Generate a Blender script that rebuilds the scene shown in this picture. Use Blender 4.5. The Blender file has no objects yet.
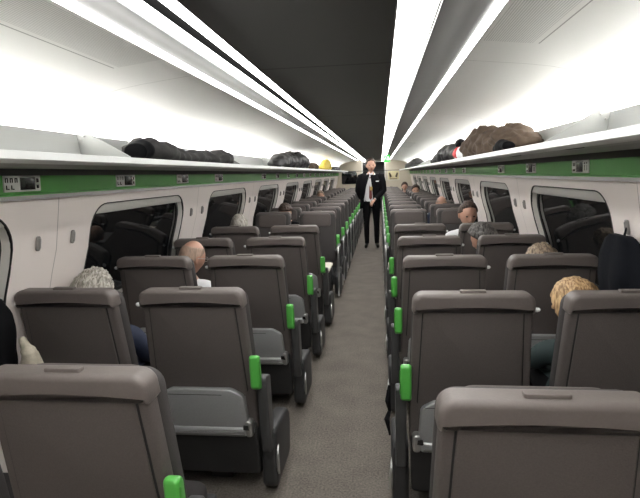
import bpy, bmesh, math, random
from mathutils import Vector, Matrix, noise
random.seed(7)
C = bpy.context.scene.collection
PI = math.pi
# ------------------------------------------------------------------ materials
def mat(name, col, rough=.6, metal=0., spec=.5, emit=None, estr=0., noise_amt=0., noise_scale=40., bump=0., coat=0.):
    m = bpy.data.materials.new(name); m.use_nodes = True
    nt = m.node_tree; b = nt.nodes['Principled BSDF']
    b.inputs['Base Color'].default_value = (*col, 1)
    b.inputs['Roughness'].default_value = rough
    b.inputs['Metallic'].default_value = metal
    b.inputs['Specular IOR Level'].default_value = spec
    b.inputs['Coat Weight'].default_value = coat
    if emit:
        b.inputs['Emission Color'].default_value = (*emit, 1); b.inputs['Emission Strength'].default_value = estr
    if noise_amt or bump:
        tc = nt.nodes.new('ShaderNodeTexCoord'); n = nt.nodes.new('ShaderNodeTexNoise')
        n.inputs['Scale'].default_value = noise_scale; n.inputs['Detail'].default_value = 4
        nt.links.new(tc.outputs['Object'], n.inputs['Vector'])
        if noise_amt:
            mx = nt.nodes.new('ShaderNodeMix'); mx.data_type = 'RGBA'
            mx.inputs['A'].default_value = (*[c*(1-noise_amt) for c in col], 1)
            mx.inputs['B'].default_value = (*[min(1, c*(1+noise_amt)) for c in col], 1)
            nt.links.new(n.outputs['Fac'], mx.inputs['Factor']); nt.links.new(mx.outputs['Result'], b.inputs['Base Color'])
        if bump:
            bp = nt.nodes.new('ShaderNodeBump'); bp.inputs['Strength'].default_value = bump; bp.inputs['Distance'].default_value = .004
            nt.links.new(n.outputs['Fac'], bp.inputs['Height']); nt.links.new(bp.outputs['Normal'], b.inputs['Normal'])
    return m
def mnode(nt, op, a, b=None, c=None):
    n = nt.nodes.new('ShaderNodeMath'); n.operation = op
    for i, v in enumerate((a, b, c)):
        if v is None: continue
        if isinstance(v, (int, float)): n.inputs[i].default_value = v
        else: nt.links.new(v, n.inputs[i])
    return n.outputs[0]
MOD = 1.95; SEAM0 = 2.33
def seam_mat(name, col, rough, seamcol, width=.004, perf=False, spec=.5):
    """panelled lining: joint lines across the coach every module; a ribbed grille zone if perf"""
    m = mat(name, col, rough, spec=spec); nt = m.node_tree; b = nt.nodes['Principled BSDF']
    g = nt.nodes.new('ShaderNodeNewGeometry'); s = nt.nodes.new('ShaderNodeSeparateXYZ')
    nt.links.new(g.outputs['Position'], s.inputs[0]); X, Y, Z = s.outputs
    fr = mnode(nt, 'PINGPONG', mnode(nt, 'SUBTRACT', Y, SEAM0), MOD/2)
    f = mnode(nt, 'LESS_THAN', fr, width)
    if perf:
        ax = mnode(nt, 'ABSOLUTE', X)
        st = mnode(nt, 'LESS_THAN', mnode(nt, 'PINGPONG', ax, .004), .0016)
        my = mnode(nt, 'MULTIPLY', mnode(nt, 'LESS_THAN', Y, 2.0), mnode(nt, 'MULTIPLY', mnode(nt, 'GREATER_THAN', ax, .612), mnode(nt, 'LESS_THAN', ax, .785)))
        m2 = mnode(nt, 'MULTIPLY', mnode(nt, 'GREATER_THAN', Y, 8.1), mnode(nt, 'MULTIPLY', mnode(nt, 'LESS_THAN', Y, 9.8), mnode(nt, 'MULTIPLY', mnode(nt, 'GREATER_THAN', ax, .612), mnode(nt, 'LESS_THAN', ax, .785))))
        gr = mnode(nt, 'MULTIPLY', mnode(nt, 'LESS_THAN', mnode(nt, 'ABSOLUTE', mnode(nt, 'SUBTRACT', ax, .808)), .0025), mnode(nt, 'LESS_THAN', Y, 2.0))
        st = mnode(nt, 'MULTIPLY', mnode(nt, 'MULTIPLY', st, mnode(nt, 'MAXIMUM', my, m2)), .5)
        f = mnode(nt, 'MAXIMUM', mnode(nt, 'MAXIMUM', mnode(nt, 'MULTIPLY', f, .55), st), gr)
    mx = nt.nodes.new('ShaderNodeMix'); mx.data_type = 'RGBA'
    mx.inputs['A'].default_value = (*col, 1); mx.inputs['B'].default_value = (*seamcol, 1)
    nt.links.new(f, mx.inputs['Factor']); nt.links.new(mx.outputs['Result'], b.inputs['Base Color'])
    return m
M = dict(
    wall=seam_mat('wall lining', (.80, .735, .70), .45, (.42, .38, .36), .003),
    cove=seam_mat('cove lining', (.87, .87, .85), .5, (.35, .35, .34), .003, perf=True),
    ceil=seam_mat('dark ceiling', (.085, .087, .086), .55, (.02, .02, .02), .009),
    gloss=mat('polished grey panel', (.075, .073, .07), .42, 0., .3),
    tube=mat('light diffuser', (.9, .9, .9), .5, emit=(1, .99, .965), estr=7.5),
    band=mat('light band', (.9, .9, .9), .5, emit=(1, .99, .965), estr=6),
    led=mat('rack light', (.9, .9, .9), .5, emit=(1, .985, .95), estr=15.),
    slot=mat('dark slot', (.006, .006, .006), 1., spec=0.),
    green=mat('green fascia', (.065, .30, .045), .42, noise_amt=.12, noise_scale=3),
    rack=mat('rack aluminium', (.26, .265, .26), .38, .35),
    racklip=mat('rack lip', (.58, .59, .58), .35, .1),
    shadowgap=mat('graphite edging', (.07, .072, .07), .6),  # shade under the rack put into the colour
    cassette=mat('blind cassette', (.50, .49, .46), .45),
    rackback=mat('rack back panel', (.42, .43, .42), .45),
    rackdark=mat('rack underside', (.32, .325, .32), .45, .3),
    white=mat('white plastic', (.72, .73, .72), .4),
    rubber=mat('black rubber', (.012, .012, .012), .5),
    glass=mat('night window glass', (.006, .007, .008), .04, spec=.6),
    reveal=mat('window reveal', (.62, .60, .56), .45),
    shell=mat('seat moquette', (.098, .084, .079), .75, noise_amt=.2, noise_scale=220, bump=.25, spec=.3),
    shell2=mat('seat moquette dark', (.060, .055, .054), .8, noise_amt=.2, noise_scale=220, bump=.25, spec=.25),
    cushion=mat('seat cushion moquette', (.035, .032, .032), .9, noise_amt=.2, noise_scale=220, bump=.25, spec=.15),
    head=mat('seat leather', (.140, .120, .111), .5, noise_amt=.1, noise_scale=150, bump=.12, spec=.4),
    seam=mat('seat seam', (.012, .011, .011), .8),
    tray=mat('tray plastic', (.36, .365, .365), .34, .3, noise_amt=.12, noise_scale=160),
    traydk=mat('tray recess', (.13, .135, .135), .4, .2),
    chrome=mat('brushed metal', (.55, .55, .54), .28, .8),
    dark=mat('charcoal plastic', (.028, .028, .029), .55),
    armp=mat('armrest plastic', (.055, .055, .056), .45),
    grab=mat('green grab handle', (.09, .42, .07), .32, coat=.3),
    hookgrey=mat('grey hook', (.26, .25, .24), .4),
    hook=mat('white hook', (.8, .8, .8), .3),
    tabletop=mat('table laminate', (.62, .56, .46), .35),
    skin=mat('skin', (.50, .29, .21), .5), skin2=mat('ruddy skin', (.48, .27, .195), .5), lip=mat('lips', (.35, .12, .09), .5),
    eye=mat('eye', (.02, .015, .012), .3), eyew=mat('eye white', (.6, .57, .53), .3),
    shirt=mat('white shirt', (.72, .72, .74), .7), suit=mat('black suit', (.005, .005, .006), .85, spec=.12),
    navy=mat('navy wool', (.022, .03, .06), .8, noise_amt=.3, noise_scale=60), dgreen=mat('dark knit', (.02, .035, .035), .85),
    grey_j=mat('grey jumper', (.12, .12, .13), .85), shoe=mat('black leather', (.01, .01, .01), .3),
    tie=mat('maroon tie', (.16, .035, .03), .6), gold=mat('gold badge', (.55, .38, .12), .4, .3),
    red=mat('red print', (.62, .03, .03), .6), yellow=mat('yellow cloth', (.8, .62, .12), .7),
    blackbag=mat('black nylon', (.013, .013, .014), .5, noise_amt=.3, noise_scale=30),
    coatgrey=mat('charcoal coat', (.03, .029, .028), .85, noise_amt=.3, noise_scale=60, bump=.3),
    brown=mat('brown coat', (.075, .050, .033), .85, noise_amt=.35, noise_scale=40, bump=.4),
    fur=mat('cream fleece', (.55, .50, .40), .95, noise_amt=.2, noise_scale=90, bump=.5),
    endwall=mat('cream bulkhead', (.50, .45, .36), .5), sign=mat('green sign', (.03, .45, .05), .4, emit=(.03, .6, .06), estr=.5),
    poster=mat('cream poster', (.62, .55, .33), .5), posterdk=mat('poster print', (.08, .06, .04), .6),
    screen=mat('dark screen', (.01, .012, .012), .2), plate=mat('pale panel plate', (.60, .61, .58), .4, .1),
)
def hair_mat(name, a, b):
    m = mat(name, a, .6); nt = m.node_tree; bs = nt.nodes['Principled BSDF']
    tc = nt.nodes.new('ShaderNodeTexCoord'); mp = nt.nodes.new('ShaderNodeMapping'); mp.inputs['Scale'].default_value = (90, 40, 12)
    n = nt.nodes.new('ShaderNodeTexNoise'); n.inputs['Scale'].default_value = 1.5; n.inputs['Detail'].default_value = 5
    r = nt.nodes.new('ShaderNodeValToRGB'); r.color_ramp.elements[0].position = .38; r.color_ramp.elements[1].position = .62
    r.color_ramp.elements[0].color = (*a, 1); r.color_ramp.elements[1].color = (*b, 1)
    nt.links.new(tc.outputs['Object'], mp.inputs[0]); nt.links.new(mp.outputs[0], n.inputs['Vector']); nt.links.new(n.outputs['Fac'], r.inputs[0])
    nt.links.new(r.outputs[0], bs.inputs['Base Color'])
    bp = nt.nodes.new('ShaderNodeBump'); bp.inputs['Strength'].default_value = .7; bp.inputs['Distance'].default_value = .006
    nt.links.new(n.outputs['Fac'], bp.inputs['Height']); nt.links.new(bp.outputs[0], bs.inputs['Normal'])
    return m
M['coatdark'] = mat('very dark navy wool', (.004, .005, .008), .9, spec=.15, noise_amt=.3, noise_scale=60, bump=.3)
M['h_grey'] = hair_mat('silver hair', (.20, .18, .15), (.55, .52, .46))
M['h_dgrey'] = hair_mat('dark grey hair', (.025, .022, .02), (.14, .13, .12))
M['h_brown'] = hair_mat('dark brown hair', (.02, .012, .008), (.08, .045, .03))
M['h_blond'] = hair_mat('blonde hair', (.22, .12, .05), (.62, .42, .22))
M['h_stub'] = hair_mat('cropped hair', (.26, .18, .14), (.40, .27, .20))
M['h_sandy'] = hair_mat('sandy hair', (.14, .10, .07), (.38, .29, .20))
def floor_mat():
    m = mat('aisle carpet', (.12, .105, .09), .95, spec=.2); nt = m.node_tree; b = nt.nodes['Principled BSDF']
    g = nt.nodes.new('ShaderNodeNewGeometry')
    n1 = nt.nodes.new('ShaderNodeTexNoise'); n1.inputs['Scale'].default_value = 95; n1.inputs['Detail'].default_value = 4
    n2 = nt.nodes.new('ShaderNodeTexNoise'); n2.inputs['Scale'].default_value = 5; n2.inputs['Detail'].default_value = 3
    for n in (n1, n2): nt.links.new(g.outputs['Position'], n.inputs['Vector'])
    r = nt.nodes.new('ShaderNodeValToRGB'); r.color_ramp.elements[0].position = .3; r.color_ramp.elements[1].position = .72
    r.color_ramp.elements[0].color = (.075, .066, .057, 1); r.color_ramp.elements[1].color = (.215, .19, .165, 1)
    f = mnode(nt, 'ADD', mnode(nt, 'MULTIPLY', n1.outputs['Fac'], .75), mnode(nt, 'MULTIPLY', n2.outputs['Fac'], .25))
    nt.links.new(f, r.inputs[0]); nt.links.new(r.outputs[0], b.inputs['Base Color'])
    return m
M['floor'] = floor_mat()
# ------------------------------------------------------------------ helpers
def smooth(bm, ang=.6):
    for f in bm.faces: f.smooth = True
def obj(name, bm, m, parent=None, auto=.7, recalc=True):
    if recalc: bmesh.ops.recalc_face_normals(bm, faces=bm.faces)
    for f in bm.faces: f.smooth = True
    for e in bm.edges:
        if len(e.link_faces) == 2 and e.calc_face_angle(0) > auto: e.smooth = False
    me = bpy.data.meshes.new(name); bm.to_mesh(me); bm.free()
    for mm in (m if isinstance(m, (list, tuple)) else [m]): me.materials.append(mm)
    o = bpy.data.objects.new(name, me); C.objects.link(o)
    if parent: o.parent = parent
    return o
def tag(o, label, cat, group=None, kind=None):
    o['label'] = label; o['category'] = cat
    if group: o['group'] = group
    if kind: o['kind'] = kind
    return o
def thing(name, label, cat, loc=(0, 0, 0), rz=0, group=None):
    o = bpy.data.objects.new(name, None); C.objects.link(o); o.empty_display_size = .1
    o.location = loc; o.rotation_euler = (0, 0, rz)
    return tag(o, label, cat, group)
def struct(name, bm, m, parent=None, recalc=True, **k):
    o = obj(name, bm, m, parent, recalc=recalc)
    if not parent: o['kind'] = 'structure'
    return o
def copy_tree(o, parent=None):
    c = o.copy(); C.objects.link(c)
    if parent: c.parent = parent
    for ch in list(o.children): copy_tree(ch, c)
    return c
def box(bm, x0, x1, y0, y1, z0, z1, mi=0, bev=0.):
    r = bmesh.ops.create_cube(bm, size=1)['verts']
    for v in r: v.co = Vector(((x0+x1)/2+v.co.x*(x1-x0), (y0+y1)/2+v.co.y*(y1-y0), (z0+z1)/2+v.co.z*(z1-z0)))
    fs = set(f for v in r for f in v.link_faces)
    for f in fs: f.material_index = mi
    if bev:
        es = set(e for v in r for e in v.link_edges)
        bmesh.ops.bevel(bm, geom=list(es), offset=bev, segments=3, affect='EDGES', profile=.5)
    return bm
def rpoly(pts, n=6):
    """polygon (a,b,radius) list, CCW -> rounded corner points"""
    out = []; N = len(pts)
    for i, (x, z, r) in enumerate(pts):
        p = Vector((x, z)); a = Vector(pts[i-1][:2])-p; b = Vector(pts[(i+1) % N][:2])-p
        if r <= 0: out.append(p); continue
        ua, ub = a.normalized(), b.normalized(); ang = ua.angle(ub); t = min(r/math.tan(ang/2), a.length*.49, b.length*.49); rr = t*math.tan(ang/2)
        c = p+(ua+ub).normalized()*(rr/math.sin(ang/2)); s = p+ua*t-c; e = p+ub*t-c
        a0 = math.atan2(s.y, s.x); d = math.atan2(e.y, e.x)-a0
        while d > PI: d -= 2*PI
        while d < -PI: d += 2*PI
        for k in range(n+1): out.append(c+Vector((math.cos(a0+d*k/n), math.sin(a0+d*k/n)))*rr)
    return out
def slab(bm, pts, d0, d1, bev=.01, axis='y', fn=None, seg=3, mi=0, n=6):
    """rounded convex polygon extruded from d0 to d1 with rounded edges; axis y: (x,z), x: (y,z), z: (x,y)"""
    P = rpoly(pts, n) if len(pts[0]) == 3 else [Vector(p) for p in pts]
    N = len(P); nor = []
    area = sum(P[i-1].x*P[i].y-P[i].x*P[i-1].y for i in range(N)); sg = 1 if area > 0 else -1
    for i in range(N):
        e = (P[(i+1) % N]-P[i-1]); nor.append(Vector((-e.y, e.x)).normalized()*sg)
    prof = [(bev*(1-math.sin(PI/2*k/seg)), bev*(1-math.cos(PI/2*k/seg))) for k in range(seg+1)] if bev else [(0, 0)]
    # (inset, depth) from cap to side
    prof = [(bev*(1-math.sin(PI/2*k/seg)), d0+bev*(1-math.cos(PI/2*k/seg))) for k in range(seg+1)]
    prof += [(i, d1-(d-d0)) for i, d in reversed(prof)]
    rings = []
    for ins, d in prof:
        ring = []
        for i in range(N):
            q = P[i]+nor[i]*ins
            co = {'y': (q.x, d, q.y), 'x': (d, q.x, q.y), 'z': (q.x, q.y, d)}[axis]
            if fn: co = fn(*co)
            ring.append(bm.verts.new(co))
        rings.append(ring)
    fs = []
    for a, b in zip(rings, rings[1:]):
        for i in range(N): fs.append(bm.faces.new((a[i], a[(i+1) % N], b[(i+1) % N], b[i])))
    fs.append(bm.faces.new(rings[0])); fs.append(bm.faces.new(rings[-1][::-1]))
    for f in fs: f.material_index = mi
    return bm
def tube(bm, pts, radii, n=8, cap=True, mi=0):
    pts = [Vector(p) for p in pts]
    if not isinstance(radii, (list, tuple)): radii = [radii]*len(pts)
    prev = None; rings = []
    t0 = (pts[1]-pts[0]).normalized(); up = Vector((0, 0, 1)) if abs(t0.z) < .9 else Vector((1, 0, 0)); u = t0.cross(up).normalized()
    for i, p in enumerate(pts):
        t = (pts[min(i+1, len(pts)-1)]-pts[max(i-1, 0)]).normalized(); u = (u-t*u.dot(t)).normalized(); w = t.cross(u)
        r = radii[i]
        rings.append([bm.verts.new(p+(u*math.cos(2*PI*k/n)+w*math.sin(2*PI*k/n))*r) for k in range(n)])
    for a, b in zip(rings, rings[1:]):
        for k in range(n): bm.faces.new((a[k], a[(k+1) % n], b[(k+1) % n], b[k])).material_index = mi
    if cap:
        bm.faces.new(rings[0][::-1]).material_index = mi; bm.faces.new(rings[-1]).material_index = mi
    return bm
def ellipsoid(bm, c, r, u=16, v=10, mi=0, rot=None):
    mt = Matrix.Translation(c) @ (rot or Matrix()) @ Matrix.Diagonal((*r, 1))
    q = bmesh.ops.create_uvsphere(bm, u_segments=u, v_segments=v, radius=1, matrix=mt)['verts']
    for f in set(f for w in q for f in w.link_faces): f.material_index = mi
    return bm
Y0, Y1 = -2.6, 19.1
# ------------------------------------------------------------------ room shell
WP = [(0, 1.462), (.5, 1.462), (.8, 1.450), (1.0, 1.422), (1.2, 1.360), (1.465, 1.316), (1.59, 1.312)]
def wx(z):
    for (a, xa), (b, xb) in zip(WP, WP[1:]):
        if z <= b: return xa+(xb-xa)*(z-a)/(b-a)
    return WP[-1][1]
WZ0, WZ1 = .80, 1.405
windows_y = [SEAM0-.01-MOD*1.5+.0+i*MOD for i in range(0, 12)]   # window centres between the pillars
wincs = [SEAM0-MOD/2-.01+MOD*i for i in range(-2, 9)]
def wall(side, name):
    bm = bmesh.new()
    zs_out = [0, .4, .6, .8, .9, 1.0, 1.1, 1.2, 1.3, 1.4, 1.47]
    HW = .675
    def V(y, z, off=0): return bm.verts.new((side*(wx(z)+off), y, z))
    edges_y = [Y0]+[SEAM0-.01+MOD*i for i in range(-2, 9)]
    bays = [(c-MOD/2, c+MOD/2, c) for c in wincs if c+MOD/2 < Y1]
    if bays[0][0] > Y0: bays.insert(0, (Y0, bays[0][0], None))
    if bays[-1][1] < Y1: bays.append((bays[-1][1], Y1, None))
    for (a, b, c) in bays:
        a = max(a, Y0)
        if c is None or a >= c-HW:
            for z0, z1 in zip(zs_out, zs_out[1:]): bm.faces.new((V(a, z0), V(b, z0), V(b, z1), V(a, z1)))
            continue
        # lower and upper bands and middle ring
        zb, zt = .70, 1.47
        for z0, z1 in ((0, .4), (.4, .6), (.6, .70)): bm.faces.new((V(a, z0), V(b, z0), V(b, z1), V(a, z1)))
        inner = rpoly([(c-HW, WZ0, .13), (c+HW, WZ0, .13), (c+HW, WZ1, .15), (c-HW, WZ1, .15)], 8)
        # densify straight sides
        dens = []
        for i, p in enumerate(inner):
            q = inner[(i+1) % len(inner)]; L = (q-p).length; k = max(1, int(L/.08))
            for j in range(k): dens.append(p.lerp(q, j/k))
        outer = []
        cy, cz = c, (WZ0+WZ1)/2
        for p in dens:
            dy, dz = p.x-cy, p.y-cz
            s = min(((b-c) if dy > 0 else (c-a))/abs(dy) if abs(dy) > 1e-6 else 9e9, ((zt-cz) if dz > 0 else (cz-zb))/abs(dz) if abs(dz) > 1e-6 else 9e9)
            outer.append(Vector((cy+dy*s, cz+dz*s)))
        corners = [(a, zb), (b, zb), (b, zt), (a, zt)]
        for k in corners:
            j = min(range(len(outer)), key=lambda i: (outer[i]-Vector(k)).length); outer[j] = Vector(k)
        N = len(dens); rings = []
        for t, off in ((0, 0), (.5, 0), (.82, 0), (1, .0)):
            rings.append([V(*(outer[i].lerp(dens[i], t)), off) for i in range(N)])
        rings.append([V(*(dens[i]+(Vector((cy, cz))-dens[i]).normalized()*.006), .008) for i in range(N)])
        rings.append([V(*(dens[i]+(Vector((cy, cz))-dens[i]).normalized()*.024), .045) for i in range(N)])
        for ri, (r1, r2) in enumerate(zip(rings, rings[1:])):
            for i in range(N):
                f = bm.faces.new((r1[i], r1[(i+1) % N], r2[(i+1) % N], r2[i]))
                if ri >= 3: f.material_index = 1
    bmesh.ops.remove_doubles(bm, verts=bm.verts, dist=.0005)
    return struct(name, bm, [M['wall'], M['reveal']])
wall(-1, 'wall_left'); wall(1, 'wall_right')
n = 0
for side in (-1, 1):
    for c in wincs:
        if c-MOD/2 < Y0 or c+MOD/2 > Y1: continue
        n += 1
        bm = bmesh.new()
        f = lambda x, y, z: (side*(wx(z)+x), y, z)
        P = rpoly([(c-.665, WZ0+.01, .12), (c+.665, WZ0+.01, .12), (c+.665, WZ1-.01, .15), (c-.665, WZ1-.01, .15)], 8)
        # glazed pane as a strip grid following the wall curve
        zs = [WZ0+.005+(WZ1-WZ0-.01)*i/10 for i in range(11)]
        g = []
        for off in (.042, .050):
            g.append([[bm.verts.new(f(off, c+yy*.67, z)) for yy in (-1, 1)] for z in zs])
        for L in g:
            for r1, r2 in zip(L, L[1:]): bm.faces.new((r1[0], r1[1], r2[1], r2[0]))
        for i in range(10):
            for k in (0, 1): bm.faces.new((g[0][i][k], g[0][i+1][k], g[1][i+1][k], g[1][i][k]))
        for i in (0, -1): bm.faces.new((g[0][i][0], g[0][i][1], g[1][i][1], g[1][i][0]))
        w = struct('window_%d' % n, bm, M['glass'])
        # rubber gasket ring, and inner grey sash strip
        for nm, o0, o1, x0, x1, mm in (('window_frame', -.002, .004, -.002, .010, M['rubber']), ('glazing_seal', .022, .044, .034, .045, M['rubber'])):
            bm = bmesh.new(); cen = Vector((c, (WZ0+WZ1)/2))
            base = rpoly([(c-.675, WZ0, .13), (c+.675, WZ0, .13), (c+.675, WZ1, .16), (c-.675, WZ1, .16)], 8)
            dens = []
            for i, p in enumerate(base):
                q = base[(i+1) % len(base)]; k = max(1, int((q-p).length/.1))
                for j in range(k): dens.append(p.lerp(q, j/k))
            def ins(p, o):
                nx = math.copysign(1, p.x-cen.x)*max(0, abs(p.x-cen.x)-(.675-.14)); nz = math.copysign(1, p.y-cen.y)*max(0, abs(p.y-cen.y)-(.3025-.14))
                d = Vector((nx, nz)); d = d.normalized() if d.length > 1e-6 else Vector((0, 0)); return p-d*o
            R4 = []
            for o_, x_ in ((o0, x0), (o1, x0), (o1, x1), (o0, x1)):
                R4.append([bm.verts.new(f(x_, *ins(p, o_))) for p in dens])
            for a in range(4):
                r1, r2 = R4[a], R4[(a+1) % 4]
                for i in range(len(dens)): bm.faces.new((r1[i], r1[(i+1) % len(dens)], r2[(i+1) % len(dens)], r2[i]))
            obj(nm, bm, mm, w)
def cassettes():
    for w in [o for o in C.objects if o.name.startswith('window_') and o.name[7:].isdigit() and int(o.name[7:]) < 30]:
        c = sum((v.co.y for v in w.data.vertices))/len(w.data.vertices); sd = 1 if w.data.vertices[0].co.x > 0 else -1
        bm = bmesh.new(); slab(bm, [(c-.652, 1.348, 0), (c+.652, 1.348, 0), (c+.640, 1.372, .02), (c+.60, 1.398, .02), (c-.60, 1.398, .02), (c-.640, 1.372, .02)], .006, .038, .004, 'x', lambda x, y, z: (sd*(wx(z)+x), y, z))
        obj('blind_cassette', bm, M['cassette'], w)
cassettes()
def extr(profile, y0, y1, name, m, steps=1, parent=None):
    bm = bmesh.new(); rows = [[bm.verts.new((x, y0+(y1-y0)*s/steps, z)) for x, z in profile] for s in range(steps+1)]
    for a, b in zip(rows, rows[1:]):
        for i in range(len(profile)-1): bm.faces.new((a[i], a[i+1], b[i+1], b[i]))
    return struct(name, bm, m, parent)
def extr_closed(profile, y0, y1, bm):
    a = [bm.verts.new((x, y0, z)) for x, z in profile]; b = [bm.verts.new((x, y1, z)) for x, z in profile]; N = len(a)
    for i in range(N): bm.faces.new((a[i], a[(i+1) % N], b[(i+1) % N], b[i]))
    bm.faces.new(a[::-1]); bm.faces.new(b); return bm
bm = bmesh.new(); box(bm, -1.47, 1.47, Y0, Y1+1.6, -.05, 0); struct('floor', bm, M['floor'])
bm = bmesh.new(); box(bm, -.300, .300, Y0, Y1, 2.0, 2.02); struct('ceiling', bm, M['ceil'])
k = 1
for s in (-1, 1):
    nm = {-1: 'left', 1: 'right'}[s]
    if s > 0: bm = bmesh.new(); extr_closed([(.2865, 2.001), (.2885, 2.001), (.2885, 1.969), (.2865, 1.969)], Y0, Y1, bm); struct('trim_50', bm, M['ceil'])  # grey edge of the light, added to block its side glow on the ceiling
    if s < 0: bm = bmesh.new(); extr_closed([(s*.344, 2.02), (s*.347, 2.02), (s*.347, 1.970), (s*.344, 1.970)], Y0, Y1, bm); struct('trim_%d' % k, bm, M['slot']); k += 1
    prof = [(s*.405, 1.968), (s*.43, 1.974), (s*.47, 1.988), (s*.51, 1.999), (s*.570, 2.004)]
    bm = bmesh.new(); extr_closed(prof+[(x, z+.012) for x, z in reversed(prof)], Y0, Y1, bm); struct('ceiling_%s_reflector' % nm, bm, M['gloss'])
    prof = [(s*.599, 1.993), (s*.68, 1.984), (s*.76, 1.975), (s*.85, 1.965), (s*.95, 1.950), (s*1.04, 1.930), (s*1.12, 1.903), (s*1.18, 1.873), (s*1.23, 1.836), (s*1.265, 1.79), (s*1.29, 1.74), (s*1.305, 1.68), (s*1.312, 1.58)]
    bm = bmesh.new(); extr_closed(prof+[(x+s*.012, z+.012) for x, z in reversed(prof)], Y0, Y1, bm); struct('ceiling_%s_cove' % nm, bm, M['cove'])
    # green fascia
    prof = [(s*1.312, 1.468), (s*1.290, 1.472), (s*1.290, 1.480), (s*1.300, 1.484), (s*1.296, 1.585), (s*1.312, 1.585)]
    bm = bmesh.new(); extr_closed(prof, Y0, Y1, bm); fo = struct('trim_%d' % k, bm, M['green']); k += 1
    bm = bmesh.new(); extr_closed([(s*1.284, 1.562), (s*1.3, 1.562), (s*1.3, 1.600), (s*1.284, 1.600)], Y0, Y1, bm); struct('trim_%d' % (k+30), bm, M['shadowgap'])  # dark strip painting the rack's shade across the top of the fascia
    bm = bmesh.new(); extr_closed([(s*1.284, 1.458), (s*1.318, 1.458), (s*1.318, 1.478), (s*1.286, 1.476)], Y0, Y1, bm); struct('trim_%d' % k, bm, M['hookgrey']); k += 1
    # lights: each a luminaire the length of the coach
    L = thing('ceiling_light', 'long continuous white ceiling light strip along the %s edge of the dark ceiling panel' % nm, 'ceiling light', (0, 0, 1.97), group=None)
    bm = bmesh.new(); extr_closed([(s*.301, 2.0-1.97), (s*.344, 2.0-1.97), (s*.344, .035), (s*.301, .035)] if s < 0 else [(.289, 0), (.347, 0), (.347, .030), (.289, .030)], Y0, Y1, bm); obj('inner_diffuser', bm, M['tube'], L)
    bm = bmesh.new(); extr_closed([(s*.3475, .0), (s*.397, .0), (s*.397, .012), (s*.3475, .012)], Y0, Y1, bm); obj('outer_diffuser', bm, M['tube'], L)
    bm = bmesh.new(); extr_closed([(s*.571, 1.996), (s*.597, 1.994), (s*.597, 2.004), (s*.571, 2.006)], Y0, Y1, bm)
    tag(obj('cove_light', bm, M['band']), 'thin glowing light band between polished panel and white cove, %s of the aisle' % nm, 'ceiling light')
    # luggage rack
    R = thing('luggage_rack', 'long grey metal luggage rack above the windows on the %s wall' % nm, 'luggage rack')
    bm = bmesh.new(); extr_closed([(s*.925, 1.602), (s*1.30, 1.602), (s*1.30, 1.616), (s*.925, 1.616)], Y0, Y1-.6, bm); obj('shelf', bm, M['rackdark'], R)
    bm = bmesh.new(); extr_closed([(s*.900, 1.606), (s*.915, 1.594), (s*.935, 1.594), (s*.940, 1.618), (s*.920, 1.634), (s*.905, 1.632)], Y0, Y1-.6, bm); obj('lip', bm, M['racklip'], R)
    bm = bmesh.new(); extr_closed([(s*1.10, 1.603), (s*1.14, 1.588), (s*1.20, 1.588), (s*1.215, 1.603)], Y0, Y1-.6, bm); obj('support_rail', bm, M['rack'], R)
    bm = bmesh.new(); extr_closed([(s*1.185, 1.616), (s*1.205, 1.755), (s*1.215, 1.755), (s*1.197, 1.616)], Y0, Y1-.6, bm); obj('back_panel', bm, M['rackback'], R)
    bm = bmesh.new(); extr_closed([(s*1.220, 1.735), (s*1.262, 1.735), (s*1.262, 1.728), (s*1.220, 1.728)], Y0, Y1-.6, bm)
    tag(obj('rack_light', bm, M['led']), 'hidden light strip glowing behind the %s luggage rack' % nm, 'light')
    for i in range(-1, 8):
        y = SEAM0+.02+MOD*i
        bm = bmesh.new(); slab(bm, [(s*.945, 1.618, 0), (s*1.195, 1.618, 0), (s*1.207, 1.768, 0), (s*1.16, 1.768, 0), (s*.945, 1.640, 0)], y-.006, y+.006, .002, 'y')
        obj('divider', bm, M['rackback'], R)
        for (xx, zz) in ((1.165, 1.745), (1.185, 1.725)):
            bm = bmesh.new(); ellipsoid(bm, (s*xx, y-.008, zz), (.006, .004, .006), 8, 6); obj('screw', bm, M['chrome'], R)
    # underside slots
    for i in range(18):
        y = 1.3+.9*i
        bm = bmesh.new(); box(bm, min(s*.97, s*1.02), max(s*.97, s*1.02), y-.09, y+.09, 1.5995, 1.6025, bev=.001); obj('air_slot', bm, M['slot'], R)
# coat hooks on the pillars
pill = [SEAM0-.01+MOD*i for i in range(-1, 9)]
ordn = ['first', 'second', 'third', 'fourth', 'fifth', 'sixth', 'seventh', 'eighth', 'ninth', 'tenth', 'eleventh', 'twelfth', 'thirteenth', 'fourteenth', 'fifteenth', 'sixteenth', 'seventeenth', 'eighteenth', 'nineteenth', 'twentieth']
for s in (-1, 1):
    for i, y in enumerate(pill):
        if y < 1 or y > 17: continue
        for d in (-.14, .13):
            bm = bmesh.new(); z = 1.25
            slab(bm, [(y+d-.011, z-.035, .011), (y+d+.011, z-.035, .011), (y+d+.011, z+.035, .011), (y+d-.011, z+.035, .011)], 0, .014, .004, 'x', lambda x, yy, zz: (s*(wx(zz)-x), yy, zz))
            for q in ((y+d-.006, z-.022), ):
                slab(bm, [(y+d-.005, z-.024, .005), (y+d+.005, z-.024, .005), (y+d+.005, z+.024, .005), (y+d-.005, z+.024, .005)], .010, .020, .003, 'x', lambda x, yy, zz: (s*(wx(zz)-x), yy, zz))
            tag(obj('coat_hook', bm, M['hookgrey']), 'small grey oval coat hook, %s wall, %s of the pair on the %s pillar' % ('left' if s < 0 else 'right', 'nearer' if d < 0 else 'farther', ordn[i-1]), 'coat hook', 'wall coat hooks')
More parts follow.
